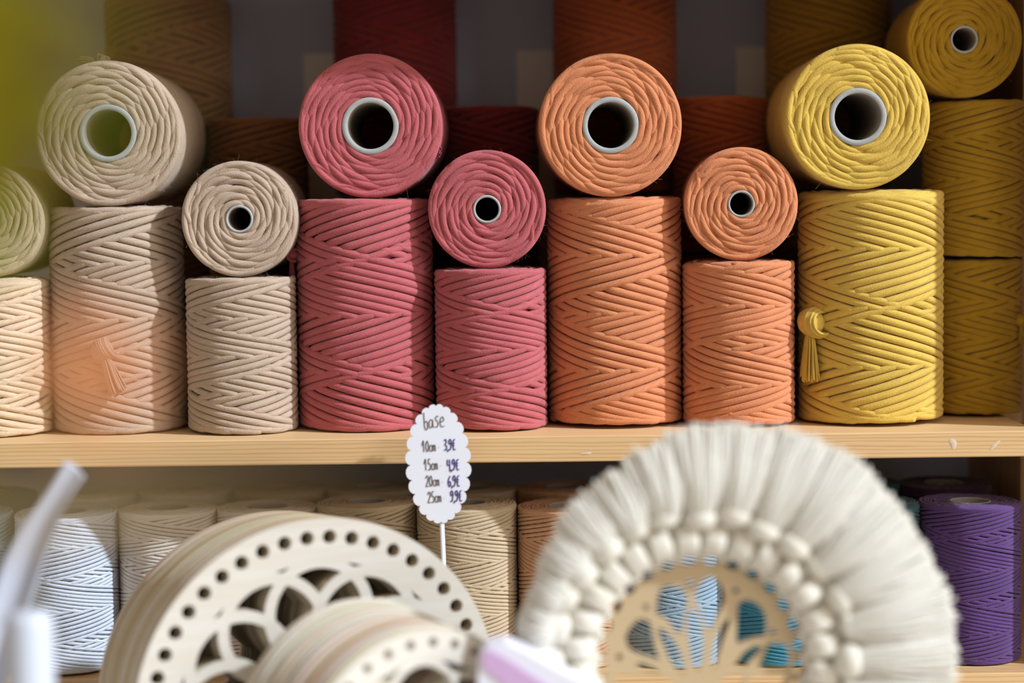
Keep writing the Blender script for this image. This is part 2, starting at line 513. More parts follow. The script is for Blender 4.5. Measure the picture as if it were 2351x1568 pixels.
G_LS = 'large spools standing on the middle shelf'
G_SS = 'small spools standing on the middle shelf'
G_LL = 'large spools lying on their sides'
G_SL = 'small spools lying on their sides'
up = {}
for key_, args in {
  'taupeL':  ('large', 0, 'taupe', 274, 800, 0.034, 304, 476, 'large upright taupe cord spool with a loose frayed knot on its front', G_LS, 0.6),
  'pinkL':   ('large', 1, 'pink', 841, 800, 0.030, 312, 458, 'large upright dusty pink cord spool on the middle shelf', G_LS, 1.9),
  'peachL':  ('large', 0, 'peach', 1412, 800, 0.036, 306, 455, 'large upright peach orange cord spool between two small ones', G_LS, 3.4),
  'yellowL': ('large', 1, 'yellow', 1998, 800, 0.030, 330, 438, 'large upright yellow cord spool with a tassel knot on its left edge', G_LS, 5.2),
  'taupeS':  ('small', 0, 'taupe', 557, 850, 0.022, 252, 640, 'small upright taupe cord spool between large taupe and large pink spools', G_SS, 0.4),
  'pinkS':   ('small', 1, 'pink', 1128, 850, 0.024, 256, 620, 'small upright dusty pink cord spool behind the price sign', G_SS, 2.2),
  'peachS':  ('small', 2, 'peach', 1696, 850, 0.030, 256, 602, 'small upright peach orange cord spool beside the large yellow spool', G_SS, 4.2),
  'creamS':  ('small', 2, 'cream', -8, 850, 0.024, 252, 642, 'small upright cream peach cord spool cut by the left edge', G_SS, 1.1),
  'mustS':   ('small', 1, 'mustard', 2231, 900, 0.082, 224, 597, 'upright mustard cord spool on the shelf, bottom of the mustard stack', 'mustard spools stacked at the right end', 3.0),
}.items():
    up[key_] = standing(*args)

# upper mustard spool of the stack
_, xm, ym, Rm, Hm = up['mustS']
Z2 = Z1 + Hm + 0.0014
xm2, _ = at(2234, 400, ym - 0.002)
mtop = spool('small', 0, 'mustard', (xm2, ym - 0.002, Z2), 'upright mustard cord spool standing on top of another mustard spool', 'mustard spools stacked at the right end', R=0.0362, H=0.1130, spin=1.3)
Z3 = Z2 + 0.1130

def lying(kind, var, mat, x_px, y_px, Y0, R, L, under_top, label, group, spin=0.0, yaw=0.0):
    x, _ = at(x_px, y_px, Y0)
    return spool(kind, var, mat, (x - math.sin(yaw)*L, Y0 + L*math.cos(yaw), under_top + R + 0.0016), label, group, R=R, H=L, lying=True, spin=spin, yaw=yaw), x

topz = lambda k: Z1 + up[k][4]
LY = {}
LY['taupe'] = lying('large', 0, 'taupe', 247, 310, 0.034, 0.0494, 0.150, topz('taupeL'), 'large taupe cord spool lying with a wide cardboard core facing out', G_LL, 0.5, 0.03)
LY['pink'] = lying('large', 1, 'pink', 850, 293, 0.044, 0.0492, 0.142, topz('pinkL'), 'large dusty pink cord spool lying on the upright pink one', G_LL, 2.0)
LY['peach'] = lying('large', 0, 'peach', 1402, 293, 0.036, 0.0486, 0.150, topz('peachL'), 'large peach orange cord spool lying on the upright peach one', G_LL, 4.0)
LY['yellow'] = lying('large', 1, 'yellow', 1970, 270, 0.032, 0.0492, 0.150, topz('yellowL'), 'large yellow cord spool lying on the upright yellow one', G_LL, 1.0, -0.03)
LY['taupeS'] = lying('small', 1, 'taupe', 549, 505, 0.034, 0.0394, 0.112, topz('taupeS'), 'small taupe cord spool lying on the small upright taupe one', G_SL, 0.2, 0.02)
LY['pinkS'] = lying('small', 0, 'pink', 1118, 487, 0.036, 0.0402, 0.112, topz('pinkS'), 'small dusty pink cord spool lying on the small upright pink one', G_SL, 1.2)
LY['peachS'] = lying('small', 2, 'peach', 1702, 475, 0.038, 0.0386, 0.112, topz('peachS'), 'small peach orange cord spool lying on the small upright peach one', G_SL, 2.2, -0.06)
LY['sageS'] = lying('small', 2, 'sage', -32, 512, 0.036, 0.0386, 0.112, topz('creamS'), 'small pale taupe cord spool lying, cut by the left edge behind green blur', G_SL, 3.2)
LY['mustS'] = lying('small', 1, 'mustard', 2214, 88, 0.076, 0.0402, 0.112, Z3, 'mustard cord spool lying on top of the mustard stack', G_SL, 4.2, -0.05)

# loose knots and brushes of cord
frayed_end(up['yellowL'][0], 'yellow', (0, 0, 0), (0, -1, 0), (0, 0, -1), 2.0, 3)
frayed_end(up['taupeL'][0], 'taupe', (0, 0, 0), (0, -1, 0), (0.35, 0, -0.94), 1.5, 4)
frayed_end(LY['taupe'][0], 'taupe', (0, 0, 0), (0, 1, 0), (-0.9, -0.3, 0), 0.9, 5)
frayed_end(LY['pink'][0], 'pink', (0, 0, 0), (1, 0, 0), (0, -1, 0), 0.9, 6, False)
frayed_end(up['pinkL'][0], 'pink', (0, 0, 0), (-1, 0, 0), (0, 0, -1), 1.0, 7)
frayed_end(up['mustS'][0], 'mustard', (0, 0, 0), (0.6, -0.8, 0), (0, 0, -1), 0.8, 8)
def place_end(root, wx, wy, wz, ang_world, size_fix=True):
    """moves the last made cord_end of a spool to a world point on its surface, brush hanging down"""
    o = [c for c in root.children if c.name.startswith('cord_end')][-1]
    bpy.context.view_layer.update()
    M = Matrix.Translation((wx, wy, wz)) @ Matrix.Rotation(ang_world, 4, 'Z')
    o.matrix_parent_inverse = root.matrix_world.inverted()
    o.matrix_basis = M
def surf(key_, px, py, extra=0.001):
    """point on an upright spool's surface seen at px, py, and its outward angle"""
    _, x, yc, R, H = up[key_]
    X, Z = at(px, py, yc - R*0.7)
    s = max(-0.98, min(0.98, (X - x)/R))
    y = yc - math.sqrt(1 - s*s)*(R + extra)
    return x + s*(R + extra), y, Z, math.asin(s)
for k_, px_, py_ in (('taupeL', 246, 800), ('mustS', 2338, 735), ('yellowL', 1876, 742)):
    X_, Y_, Z_, A_ = surf(k_, px_, py_)
    place_end(up[k_][0], X_, Y_, Z_, A_)
X_, Z_ = at(676, 585, 0.070); place_end(up['pinkL'][0], X_, 0.070, Z_, 0)
X_, Z_ = at(1003, 350, 0.075); place_end(LY['pink'][0], X_, 0.075, Z_, 0)
X_, Z_ = at(238, 142, 0.060); place_end(LY['taupe'][0], X_, 0.060, Z_, 0)

# ------------------------------------------------------------------ back row, middle shelf: two-high columns
YB = 0.240
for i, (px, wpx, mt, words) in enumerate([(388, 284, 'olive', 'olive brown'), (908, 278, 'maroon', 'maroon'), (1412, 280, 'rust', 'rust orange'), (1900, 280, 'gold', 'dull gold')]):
    R = wpx/2*(YB - CAM.y)/F_PX
    x, _ = at(px, 150, YB)
    for lev in range(2):
        H = LH + (0.0012, 0.0034, 0.0040, 0.0046)[i]
        where = ('blurred, behind the lying %s one' if lev else 'bottom one, hidden behind the %s ones') % ['taupe', 'pink', 'peach', 'yellow'][i]
        spool('large', (i + lev) % 2, mt, (x, YB, Z1 + 0.0006 + lev*(H + 0.0010)), 'large upright %s cord spool, %s' % (words, where),
              'large spools in the back row', R=R, H=H, spin=i*1.3 + lev)
YS = 0.190
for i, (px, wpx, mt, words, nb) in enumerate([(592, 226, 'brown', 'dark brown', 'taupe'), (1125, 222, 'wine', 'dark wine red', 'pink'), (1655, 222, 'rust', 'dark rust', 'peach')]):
    R = wpx/2*(YS - CAM.y)/F_PX
    x, _ = at(px, 300, YS)
    for lev in range(2):
        H = SH + (0.0, 0.0035, 0.006)[i]
        where = ('on top, behind the lying %s' if lev else 'below, behind the standing %s') % nb
        spool('small', (i + lev) % 3, mt, (x, YS, Z1 + 0.0006 + lev*(H + 0.0010)), 'small upright %s cord spool in back row, %s' % (words, where),
              'small spools in the back row', R=R, H=H, spin=i*2.1 + lev)

# ------------------------------------------------------------------ lower shelf
_, zfront = at(1175, 1557, 0.0)
Z0 = zfront                   # top of the lower shelf
low = [(-84, 'blue', 'pale blue', 'at the far left edge'), (157, 'white', 'white', 'at lower left behind the curved grey paper'),
       (392, 'ivory', 'ivory', 'beside the white spool, half behind the wooden hoop bases'), (618, 'ivory', 'ivory', 'hidden behind the large wooden hoop bases'),
       (846, 'beige', 'cream beige', 'showing its core left of the price sign'), (1074, 'beige', 'beige', 'standing right behind the price sign stick'),
       (1306, 'tan', 'tan', 'left of the macrame fringe'), (1545, 'blue', 'pale blue', 'seen through the left lotus petals'),
       (1782, 'teal', 'teal blue', 'seen through the right lotus petals'), (2002, 'petrol', 'petrol', 'hidden behind the macrame fringe'), (2226, 'purple', 'purple', 'at the right end of the lower shelf')]
back_mats = ['petrol', 'ivory', 'ivory', 'beige', 'beige', 'beige', 'tan', 'petrol', 'petrol', 'petrol', 'plum']
short = ['at far left', 'at lower left', 'by the wooden bases', 'hidden by wooden bases', 'left of price sign', 'behind price sign', 'left of macrame', 'behind left petals', 'behind right petals', 'behind the fringe', 'at the right end']
back_words = ['petrol', 'ivory', 'ivory', 'beige', 'greyish beige', 'beige', 'tan', 'petrol', 'petrol', 'petrol', 'dark plum']
for i, (px, mt, words, where) in enumerate(low):
    Yf = 0.018 + (0.012 if i in (2, 3, 4) else 0.0) + (0.004 if i == 9 else 0)
    Rr = 0.0356 if i not in (5,) else 0.0350
    yc = Yf + Rr
    x, _ = at(px, 1350, yc)
    if i == 9: Rr = 0.0332
    H = 0.1105 + (0.003 if i in (4, 5) else 0)
    spool('fine', i % 3, mt, (x, yc, Z0 + 0.0006), 'upright %s fine cord spool %s' % (words, where), 'fine cord spools in the front row of the lower shelf', R=Rr, H=H, spin=i*1.7)
    yb = Yf + 0.0356 + 0.079
    spool('fine', (i + 1) % 3, back_mats[i], (x*1.0 + 0.002*math.sin(i*3), yb, Z0 + 0.0006), 'upright %s fine cord spool behind %s one %s' % (back_words[i], words, short[i]),
          'fine cord spools in the second row of the lower shelf', R=0.0346 if i != 9 else 0.0330, H=0.1125, spin=i*0.9)

# ------------------------------------------------------------------ shelving unit
unit = empty('shelving_unit', (0, 0, 0))
tag(unit, 'pine shelving unit with pale grey back panel holding all the cord spools', 'shelving unit')
XL, XR = -0.62, 0.3555
DEPTH = 0.300
def board(zt, thick=0.0175):
    b = MB(); bv = 0.0009
    x0, x1, y0, y1, z0, z1 = XL, XR + 0.0, 0.0, DEPTH, zt - thick, zt
    # slightly eased front edges
    prof = [(y1, z1), (y0 + bv, z1), (y0 + bv*0.3, z1 - bv*0.3), (y0, z1 - bv), (y0, z0 + bv), (y0 + bv*0.3, z0 + bv*0.3), (y0 + bv, z0), (y1, z0)]
    n = len(prof)
    V = [(x0, y, z) for y, z in prof] + [(x1, y, z) for y, z in prof]
    F = [(k, (k+1) % n, n + (k+1) % n, n + k) for k in range(n)] + [tuple(range(n))[::-1], tuple(range(n, 2*n))]
    b.add(V, F)
    b.box(XR, 0.3765, 0.127, DEPTH, zt - thick, zt)
    return b.build('shelf_board', PINE, unit, smooth=False)
b_mid = board(Z1)
b_low = board(Z0)
b_up = board(1.3455)
def glue(px, py, w, h, rot, seed):
    x, z = at(px, py, 0.0)
    rng = np.random.RandomState(seed); g = MB()
    n = 22; V = [(x, -0.0007, z)]
    for k in range(n):
        a = 2*math.pi*k/n; q = 1 + 0.10*math.sin(3*a + seed) + rng.normal(0, 0.06)
        dx, dz_ = math.cos(a)*w*q, math.sin(a)*h*q
        V.append((x + dx*math.cos(rot) - dz_*math.sin(rot), -0.0001, z + dx*math.sin(rot) + dz_*math.cos(rot)))
    g.add(V, [(0, 1 + k, 1 + (k+1) % n) for k in range(n)])
    o = g.build('glue_mark', plain('dried_glue', srgb(222, 202, 176), 0.3), b_mid)
    o['label'] = 'dried glue mark'
glue(2188, 1018, 0.0022, 0.0042, 0.3, 1); glue(2284, 1022, 0.0046, 0.0012, 0.75, 2); glue(1346, 1041, 0.004, 0.0008, 0.1, 4)
for x0, x1, y0, nm in ((0.3765, 0.3945, 0.127, 'side_panel'), (XL - 0.018, XL, 0.0, 'side_panel')):
    s = MB(); s.box(x0, x1, y0, DEPTH, 0.0, 1.40); s.build(nm, PINE_V, unit, smooth=False)
s = MB(); s.box(XL - 0.018, 0.3945, DEPTH, DEPTH + 0.006, 0.0, 1.40); s.build('back_panel', BACK, unit, smooth=False)
nb = empty('sun_blocker', (0.60, 0.15, 0)); tag(nb, 'tall unseen sun blocker right of the shelving unit', 'sun blocker')  # added out of view to keep sun off the mustard and purple spools
s = MB(); s.box(-0.202, 0.20, -0.128, 0.16, 0.0, 1.9); s.build('body', PINE_V, nb, smooth=False)
s = MB(); s.box(-0.200, 0.195, -0.145, -0.129, 0.05, 1.88); s.build('blocker_front', PINE_V, nb, smooth=False)
b4 = board(0.32); b5 = board(0.06)

# thin pale upright rectangles against the back panel
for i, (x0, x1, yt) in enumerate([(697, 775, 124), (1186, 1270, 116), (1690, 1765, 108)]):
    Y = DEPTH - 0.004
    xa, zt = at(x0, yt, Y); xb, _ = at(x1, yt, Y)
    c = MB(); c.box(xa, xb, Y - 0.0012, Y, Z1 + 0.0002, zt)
    o = c.build('pale_rectangle', PALEFLAT, None, smooth=False)
    tag(o, 'blurred pale rectangle on the back panel, left of the %s column' % ['maroon', 'rust', 'dull gold'][i], 'card', 'pale rectangles at the back of the middle shelf')

# ------------------------------------------------------------------ room
f_ = MB(); f_.box(-3, 3, -4.5, 0.6, -0.05, 0.0)
tag(f_.build('floor', plain('floor_boards', srgb(150, 128, 104), 0.6, 0.1, 4), None, False), kind='structure')
f_ = MB(); f_.box(-3, 3, 0.40, 0.50, 0.0, 2.8)
tag(f_.build('wall_back', plain('wall_paint', srgb(206, 200, 192), 0.9), None, False), kind='structure')

# ------------------------------------------------------------------ display table in front (below the frame)
TZ = CAM.z - 0.445
tb = empty('display_table', (0, -0.35, 0)); tag(tb, 'low wooden display table in front of the shelves', 'table')
t_ = MB(); t_.box(-0.62, 0.62, -0.78 + 0.35, -0.006 + 0.35, TZ - 0.02, TZ); t_.build('tabletop', PLY, tb, False)
for sx in (-0.58, 0.58):
    for sy in (-0.74, -0.07):
        t_ = MB(); t_.box(sx - 0.02, sx + 0.02, sy + 0.35 - 0.02, sy + 0.35 + 0.02, 0.0, TZ - 0.02); t_.build('leg', PLY, tb, False)

# ------------------------------------------------------------------ laser-cut wooden bases
def spline_poly(cu, pts):
    sp = cu.splines.new('POLY'); sp.points.add(len(pts) - 1)
    for i, p in enumerate(pts): sp.points[i].co = (p[0], p[1], 0, 1)
    sp.use_cyclic_u = True
def circle(cx, cy, r, n=64, e=1.0, rot=0.0):
    out = []
    for k in range(n):
        a = 2*math.pi*k/n
        x, y = r*math.cos(a), r*e*math.sin(a)
        out.append((cx + x*math.cos(rot) - y*math.sin(rot), cy + x*math.sin(rot) + y*math.cos(rot)))
    return out
def plate_mesh(name, loops, thick):
    """flat plate from closed outlines; inner outlines become holes"""
    cu = bpy.data.curves.new(name, 'CURVE'); cu.dimensions = '2D'; cu.fill_mode = 'BOTH'; cu.extrude = thick/2
    for lp in loops: spline_poly(cu, lp)
    o = bpy.data.objects.new(name, cu); C.objects.link(o)
    bpy.context.view_layer.update()
    me = bpy.data.meshes.new_from_object(o.evaluated_get(bpy.context.evaluated_depsgraph_get()))
    me.name = name
    bpy.data.objects.remove(o); bpy.data.curves.remove(cu)
    return me
def join_meshes(name, meshes):
    V = []; F = []; n = 0
    for me in meshes:
        V += [tuple(v.co) for v in me.vertices]
        F += [[i + n for i in p.vertices] for p in me.polygons]
        n += len(me.vertices)
    out = bpy.data.meshes.new(name); out.from_pydata(V, [], F); out.update()
    for me in meshes: bpy.data.meshes.remove(me)
    return out
def hoop_base_mesh(R, T, nholes, nc, rim=0.775):
    parts = [plate_mesh('rim', [circle(0, 0, R, 160)] + [circle(R*0.905*math.cos(2*math.pi*k/nholes), R*0.905*math.sin(2*math.pi*k/nholes), R*0.037, 20) for k in range(nholes)]
                        + [circle(0, 0, R*rim, 120)], T)]
    bw = 0.030*R
    for k in range(nc):       # interlaced rings
        a = 2*math.pi*k/nc
        cx, cy, r = R*0.50*math.cos(a), R*0.50*math.sin(a), R*0.272
        parts.append(plate_mesh('band', [circle(cx, cy, r + bw, 72), circle(cx, cy, r - bw, 72)], T*(0.985 - 0.004*k)))
    for rr, bb in ((0.24, 0.03),):
        parts.append(plate_mesh('ring', [circle(0, 0, R*(rr + bb), 96), circle(0, 0, R*(rr - bb), 96)], T*0.93))
    return join_meshes('wooden_base', parts)

def base_stack(n, mesh, axis_yaw, tilt, front_loc, step, label_front, label_rest, group, drift, bottom_z):
    rng = random.Random(n)
    rot = Matrix.Rotation(axis_yaw, 3, 'Z') @ Matrix.Rotation(tilt, 3, 'X') @ Matrix.Rotation(math.pi/2, 3, 'X')
    ax = rot @ Vector((0, 0, 1))          # towards the viewer
    for i in range(n):
        p = Vector(front_loc) - ax*step*i + Vector(drift)*i + rot @ Vector((rng.uniform(-1, 1), rng.uniform(-0.6, 0.6), 0))*0.0011
        r2 = rot @ Matrix.Rotation(rng.uniform(-0.014, 0.014) if i else 0.0, 3, 'Z')
        o = bpy.data.objects.new('wooden_base', mesh); C.objects.link(o)
        o.matrix_world = Matrix.Translation(p) @ r2.to_4x4()
        m = (PLY, PLY3, PLY2, PLY, PLYEDGE, PLY2, PLY4, PLY3)[rng.randrange(8)] if i else PLY
        if not mesh.materials: mesh.materials.append(PLY)
        o.material_slots[0].link = 'OBJECT'; o.material_slots[0].material = m
        tag(o, label_front if i == 0 else label_rest, 'wooden base', group)

big = hoop_base_mesh(0.1165, 0.0028, 46, 12)
Yb = 1.235 - 1.37
xb, zb = at(736, 1622, Yb)
base_stack(33, big, math.radians(23), 0.0, (xb, Yb, zb), 0.00315, 'large round openwork wooden base with a ring of holes, front of its stack',
           'large round pale wooden base packed edge-on behind the front one of the large stack', 'large wooden bases standing in a stack', (0.0, 0, -0.0003), TZ)
smallb = hoop_base_mesh(0.0790, 0.0028, 30, 8)
Ys = 1.135 - 1.37
xs, zs = at(968, 1760, Ys)
base_stack(26, smallb, math.radians(34), 0.0, (xs, Ys, zs), 0.00315, 'smaller round openwork wooden base with a ring of holes, front of its stack',
           'smaller round pale wooden base packed edge-on behind the front one of the small stack', 'smaller wooden bases standing in a stack', (0.0, 0, 0.0002), TZ)
# crate that holds the stacks upright
def crate(name, x0, x1, y0, y1, z0, z1, label):
    e = empty(name, ((x0+x1)/2, (y0+y1)/2, z0)); tag(e, label, 'tray')
    def p(nm, *b):
        m_ = MB(); m_.box(b[0]-(x0+x1)/2, b[1]-(x0+x1)/2, b[2]-(y0+y1)/2, b[3]-(y0+y1)/2, b[4]-z0, b[5]-z0); m_.build(nm, PLY2, e, False)
    p('tray_floor', x0, x1, y0, y1, z0, z0 + 0.003)
    p('tray_side', x0, x0 + 0.003, y0, y1, z0 + 0.003, z1); p('tray_side', x1 - 0.003, x1, y0, y1, z0 + 0.003, z1)
    p('tray_side', x0 + 0.003, x1 - 0.003, y0, y0 + 0.003, z0 + 0.003, z1); p('tray_side', x0 + 0.003, x1 - 0.003, y1 - 0.003, y1, z0 + 0.003, z1)
    return e

# ------------------------------------------------------------------ price sign on a stick
GLY = {
 'b': [[(0.1,1.55),(0.12,0.8),(0.18,0.1),(0.4,-0.15),(0.62,0.1),(0.6,0.55),(0.4,0.7),(0.2,0.55)]],
 'a': [[(0.7,0.75),(0.3,0.8),(0.1,0.4),(0.25,0.02),(0.55,0.15),(0.68,0.75),(0.7,0.2),(0.85,0.02)]],
 's': [[(0.7,1.05),(0.4,1.1),(0.22,0.85),(0.5,0.6),(0.62,0.35),(0.42,0.05),(0.12,0.1)]],
 'e': [[(0.12,0.5),(0.65,0.62),(0.55,0.98),(0.25,0.9),(0.1,0.45),(0.3,0.05),(0.75,0.1)]],
 '1': [[(0.05,0.7),(0.35,1.25),(0.38,0.0)]],
 '0': [[(0.4,1.2),(0.12,0.85),(0.1,0.35),(0.35,0.0),(0.62,0.3),(0.62,0.85),(0.4,1.2)]],
 '5': [[(0.65,1.2),(0.25,1.2),(0.2,0.7),(0.5,0.72),(0.65,0.4),(0.45,0.02),(0.1,0.08)]],
 '2': [[(0.1,0.9),(0.3,1.2),(0.6,1.05),(0.5,0.6),(0.1,0.05),(0.7,0.05)]],
 '3': [[(0.12,1.1),(0.45,1.2),(0.58,0.9),(0.3,0.65),(0.62,0.45),(0.5,0.05),(0.1,0.08)]],
 '4': [[(0.15,1.2),(0.1,0.6),(0.62,0.6)],[(0.58,1.2),(0.55,-0.1)]],
 '6': [[(0.55,1.2),(0.2,0.8),(0.1,0.35),(0.35,0.0),(0.62,0.28),(0.45,0.58),(0.15,0.4)]],
 '9': [[(0.58,0.85),(0.35,0.65),(0.12,0.9),(0.35,1.2),(0.6,1.0),(0.55,0.4),(0.3,0.0),(0.1,0.1)]],
 ',': [[(0.1,0.1),(0.02,-0.2)]],
 '.': [[(0.05,0.42),(0.14,0.42)]],
 'c': [[(0.6,0.65),(0.3,0.7),(0.1,0.35),(0.3,0.02),(0.6,0.12)]],
 'm': [[(0.08,0.7),(0.1,0.02)],[(0.1,0.5),(0.3,0.7),(0.4,0.5),(0.42,0.05)],[(0.42,0.5),(0.62,0.7),(0.74,0.5),(0.76,0.02)]],
 'E': [[(0.68,1.15),(0.35,1.1),(0.2,0.6),(0.32,0.05),(0.7,0.05)],[(0.02,0.72),(0.55,0.74)],[(0.02,0.48),(0.5,0.5)]],
}
ADV = {'b':0.75,'a':0.9,'s':0.82,'e':0.9,'1':0.78,',':0.18,'.':0.35,'m':0.9,'c':0.62,'E':0.75}
def catmull(pts, k=5):
    P = [np.array(p, float) for p in pts]
    if len(P) < 3: return np.array(P)
    P = [2*P[0]-P[1]] + P + [2*P[-1]-P[-2]]
    out = []
    for i in range(1, len(P)-2):
        for j in range(k):
            t = j/k
            out.append(0.5*((2*P[i]) + (-P[i-1]+P[i+1])*t + (2*P[i-1]-5*P[i]+4*P[i+1]-P[i+2])*t*t + (-P[i-1]+3*P[i]-3*P[i+1]+P[i+2])*t**3))
    out.append(P[-2])
    return np.array(out)
def write(mb, text, x, z, h, wscale, slope=0.0, r=0.00026):
    for ch in text:
        if ch == ' ': x += 0.5*h*wscale; continue
        for st in GLY[ch]:
            q = catmull(st)
            P = np.stack([x + q[:, 0]*h*wscale, np.full(len(q), -0.0004), z + q[:, 1]*h + slope*(q[:, 0]*h*wscale)], 1)
            mb.tube(P, r, 5, normal=np.tile([0, 1.0, 0], (len(P), 1)), flat=0.5)
        x += ADV.get(ch, 0.78)*h*wscale; z += slope*0.7*h
    return x
Yt = -0.020
xt, zt = at(1032, 1064, Yt)
mpp = 1.350/F_PX               # metres per photo pixel there
sign = empty('price_sign', (xt, Yt, TZ), Matrix.Rotation(0.10, 3, 'Z') @ Matrix.Rotation(math.radians(-1.6), 3, 'Y'))
tag(sign, 'white scalloped oval price sign on a thin stick reading base and four prices', 'price sign')
zc = (zt - TZ)
outl = []
NS = 24
for k in range(NS):
    a0, a1 = 2*math.pi*k/NS, 2*math.pi*(k+1)/NS
    p0 = np.array((math.cos(a0)*64*mpp, math.sin(a0)*134*mpp)); p1 = np.array((math.cos(a1)*64*mpp, math.sin(a1)*134*mpp))
    mid = (p0+p1)/2; d = p1-p0; L_ = np.linalg.norm(d); nrm = np.array((d[1], -d[0]))/L_
    for j in range(6):
        t = math.pi*j/6
        outl.append(tuple(mid - d/2*math.cos(t) + nrm*math.sin(t)*L_*0.38))
me = plate_mesh('sign_plate', [outl], 0.0009)
me.transform(Matrix.Translation((0, 0, zc)) @ Matrix.Rotation(math.pi/2, 4, 'X'))
link('sign_plate', me, PAPER, sign)
st_ = MB(); st_.tube([(0.0008, 0.0016, 0.0), (0.0008, 0.0016, zc - 60*mpp)], 0.0016, 10); st_.build('stick', PAPER, sign)
wb, wv_ = MB(), MB()
def px2(px, py): return ((px - 1032)*mpp, zc - (py - 1064)*mpp)
x0, z0 = px2(1002, 980); write(wb, 'base', x0, z0, 24*mpp, 0.62, 0.02)
for (t1, t2, px, py, px_b, py_b) in (('10cm .', '3,9E', 996, 1034, 1046, 1033), ('15cm .', '4,9E', 999, 1077, 1052, 1080), ('20cm .', '6,9E', 1001, 1115, 1052, 1118), ('25cm .', '9,9E', 1004, 1153, 1056, 1153)):
    x0, z0 = px2(px, py); write(wb, t1, x0, z0, 21*mpp, 0.50)
    x0, z0 = px2(px_b, py_b); write(wv_, t2, x0, z0, 21*mpp, 0.54, 0, 0.00034)
for b_, m_, l_ in ((wb, INKB, 'brown handwriting'), (wv_, INKV, 'violet handwriting')):
    b_.v = [v + np.array([0, -0.0004, 0]) for v in b_.v]
    o = b_.build('handwriting', m_, sign); o['label'] = l_

# ------------------------------------------------------------------ macrame mandala with lotus base and fringe
Ym = 1.15 - 1.37
xm_, zm_ = at(1607, 1508, Ym)
mq = 1.15/F_PX
mac = empty('macrame_mandala', (xm_, Ym, TZ + 0.004), Matrix.Rotation(0.0, 3, 'Z'))
tag(mac, 'cream macrame mandala with wooden lotus centre and thick combed fringe', 'macrame wall hanging')
cz = zm_ - TZ - 0.004
NH = 28
Rh, Ro, Ri = 228*mq, 252*mq, 180*mq
holes = [circle(Rh*math.cos(2*math.pi*(k+0.5)/NH), Rh*math.sin(2*math.pi*(k+0.5)/NH), 10*mq, 18, 1.7, 2*math.pi*(k+0.5)/NH + math.pi*0) for k in range(NH)]
def opening(pts, flip=False, dy=0.0):
    q = [((x/4.702 + 1380 - 1607), -(y/4.702 + 1250 - 1508)) for x, y in pts]
    if flip: q = [(-x, -y - dy) for x, y in q]
    gx = sum(p[0] for p in q)/len(q); gy = sum(p[1] for p in q)/len(q)
    dd = lambda p: math.hypot(p[0]-gx, p[1]-gy) + 1e-6
    q = [((gx + (x-gx)*(1 + 3.8/dd((x, y))))*mq, (gy + (y-gy)*(1 + 3.8/dd((x, y))))*mq) for x, y in q]
    c = catmull(q + [q[0]], 4)[:-1]
    return [tuple(p) for p in c]
OPN = [
 [(640,470),(700,435),(790,435),(880,480),(915,560),(915,640),(890,760),(870,850),(850,930),(810,920),(770,870),(720,790),(650,750),(610,730),(608,640),(620,540)],
 [(1030,500),(1090,400),(1170,345),(1240,370),(1300,470),(1320,570),(1290,660),(1240,770),(1200,870),(1160,880),(1120,820),(1080,680),(1030,560)],
 [(960,700),(1010,690),(1050,760),(1080,880),(1090,1050),(1080,1250),(1060,1330),(1020,1330),(985,1270),(965,1100),(945,950),(935,800)],
 [(340,850),(400,800),(500,810),(525,880),(540,980),(560,1080),(600,1180),(610,1220),(500,1190),(400,1160),(320,1120),(280,1030),(280,950)],
 [(620,900),(650,900),(720,960),(790,1060),(850,1180),(880,1290),(890,1380),(850,1380),(790,1310),(730,1200),(680,1080),(630,980)],
 [(1490,640),(1560,600),(1650,620),(1730,690),(1770,780),(1775,900),(1750,980),(1650,985),(1540,1030),(1480,1050),(1480,940),(1490,800)],
 [(1380,790),(1385,860),(1340,960),(1290,1080),(1265,1200),(1250,1290),(1200,1310),(1190,1270),(1220,1100),(1250,1000),(1300,880)],
 [(1700,1100),(1740,1120),(1700,1160),(1620,1230),(1560,1310),(1440,1310),(1490,1250),(1560,1170),(1640,1110)],
 [(1830,1080),(1980,1090),(2020,1180),(2020,1280),(1990,1330),(1740,1340),(1770,1230),(1800,1140)],
 [(150,1430),(210,1385),(330,1400),(500,1415),(640,1420),(720,1450),(780,1500),(770,1560),(200,1560)],
 [(1340,1440),(1450,1410),(1550,1420),(1520,1480),(1480,1550),(1290,1550),(1300,1490)],
 [(1660,1425),(1960,1425),(1960,1490),(1900,1560),(1600,1560),(1620,1480)],
 [(380,1290),(450,1280),(560,1330),(600,1365),(560,1375),(440,1350)],
]
loops = [circle(0, 0, Ro, 140)] + holes + [opening(p) for p in OPN] + [opening(OPN[0], True, 22), opening(OPN[1], True, 18)]
for x, y in ((960, 385), (1460, 480), (480, 650), (1860, 940), (180, 1200)):
    loops.append(circle((x/4.702 + 1380 - 1607)*mq, -(y/4.702 + 1250 - 1508)*mq, 7.5*mq, 14))
parts = [plate_mesh('disc', loops, 0.0032)]
lotus = join_meshes('lotus_base', parts)
lotus.transform(Matrix.Translation((0, 0, cz)) @ Matrix.Rotation(math.pi/2, 4, 'X'))
link('lotus_base', lotus, LOTUSWOOD, mac)
rng = np.random.RandomState(5)
fr = MB()
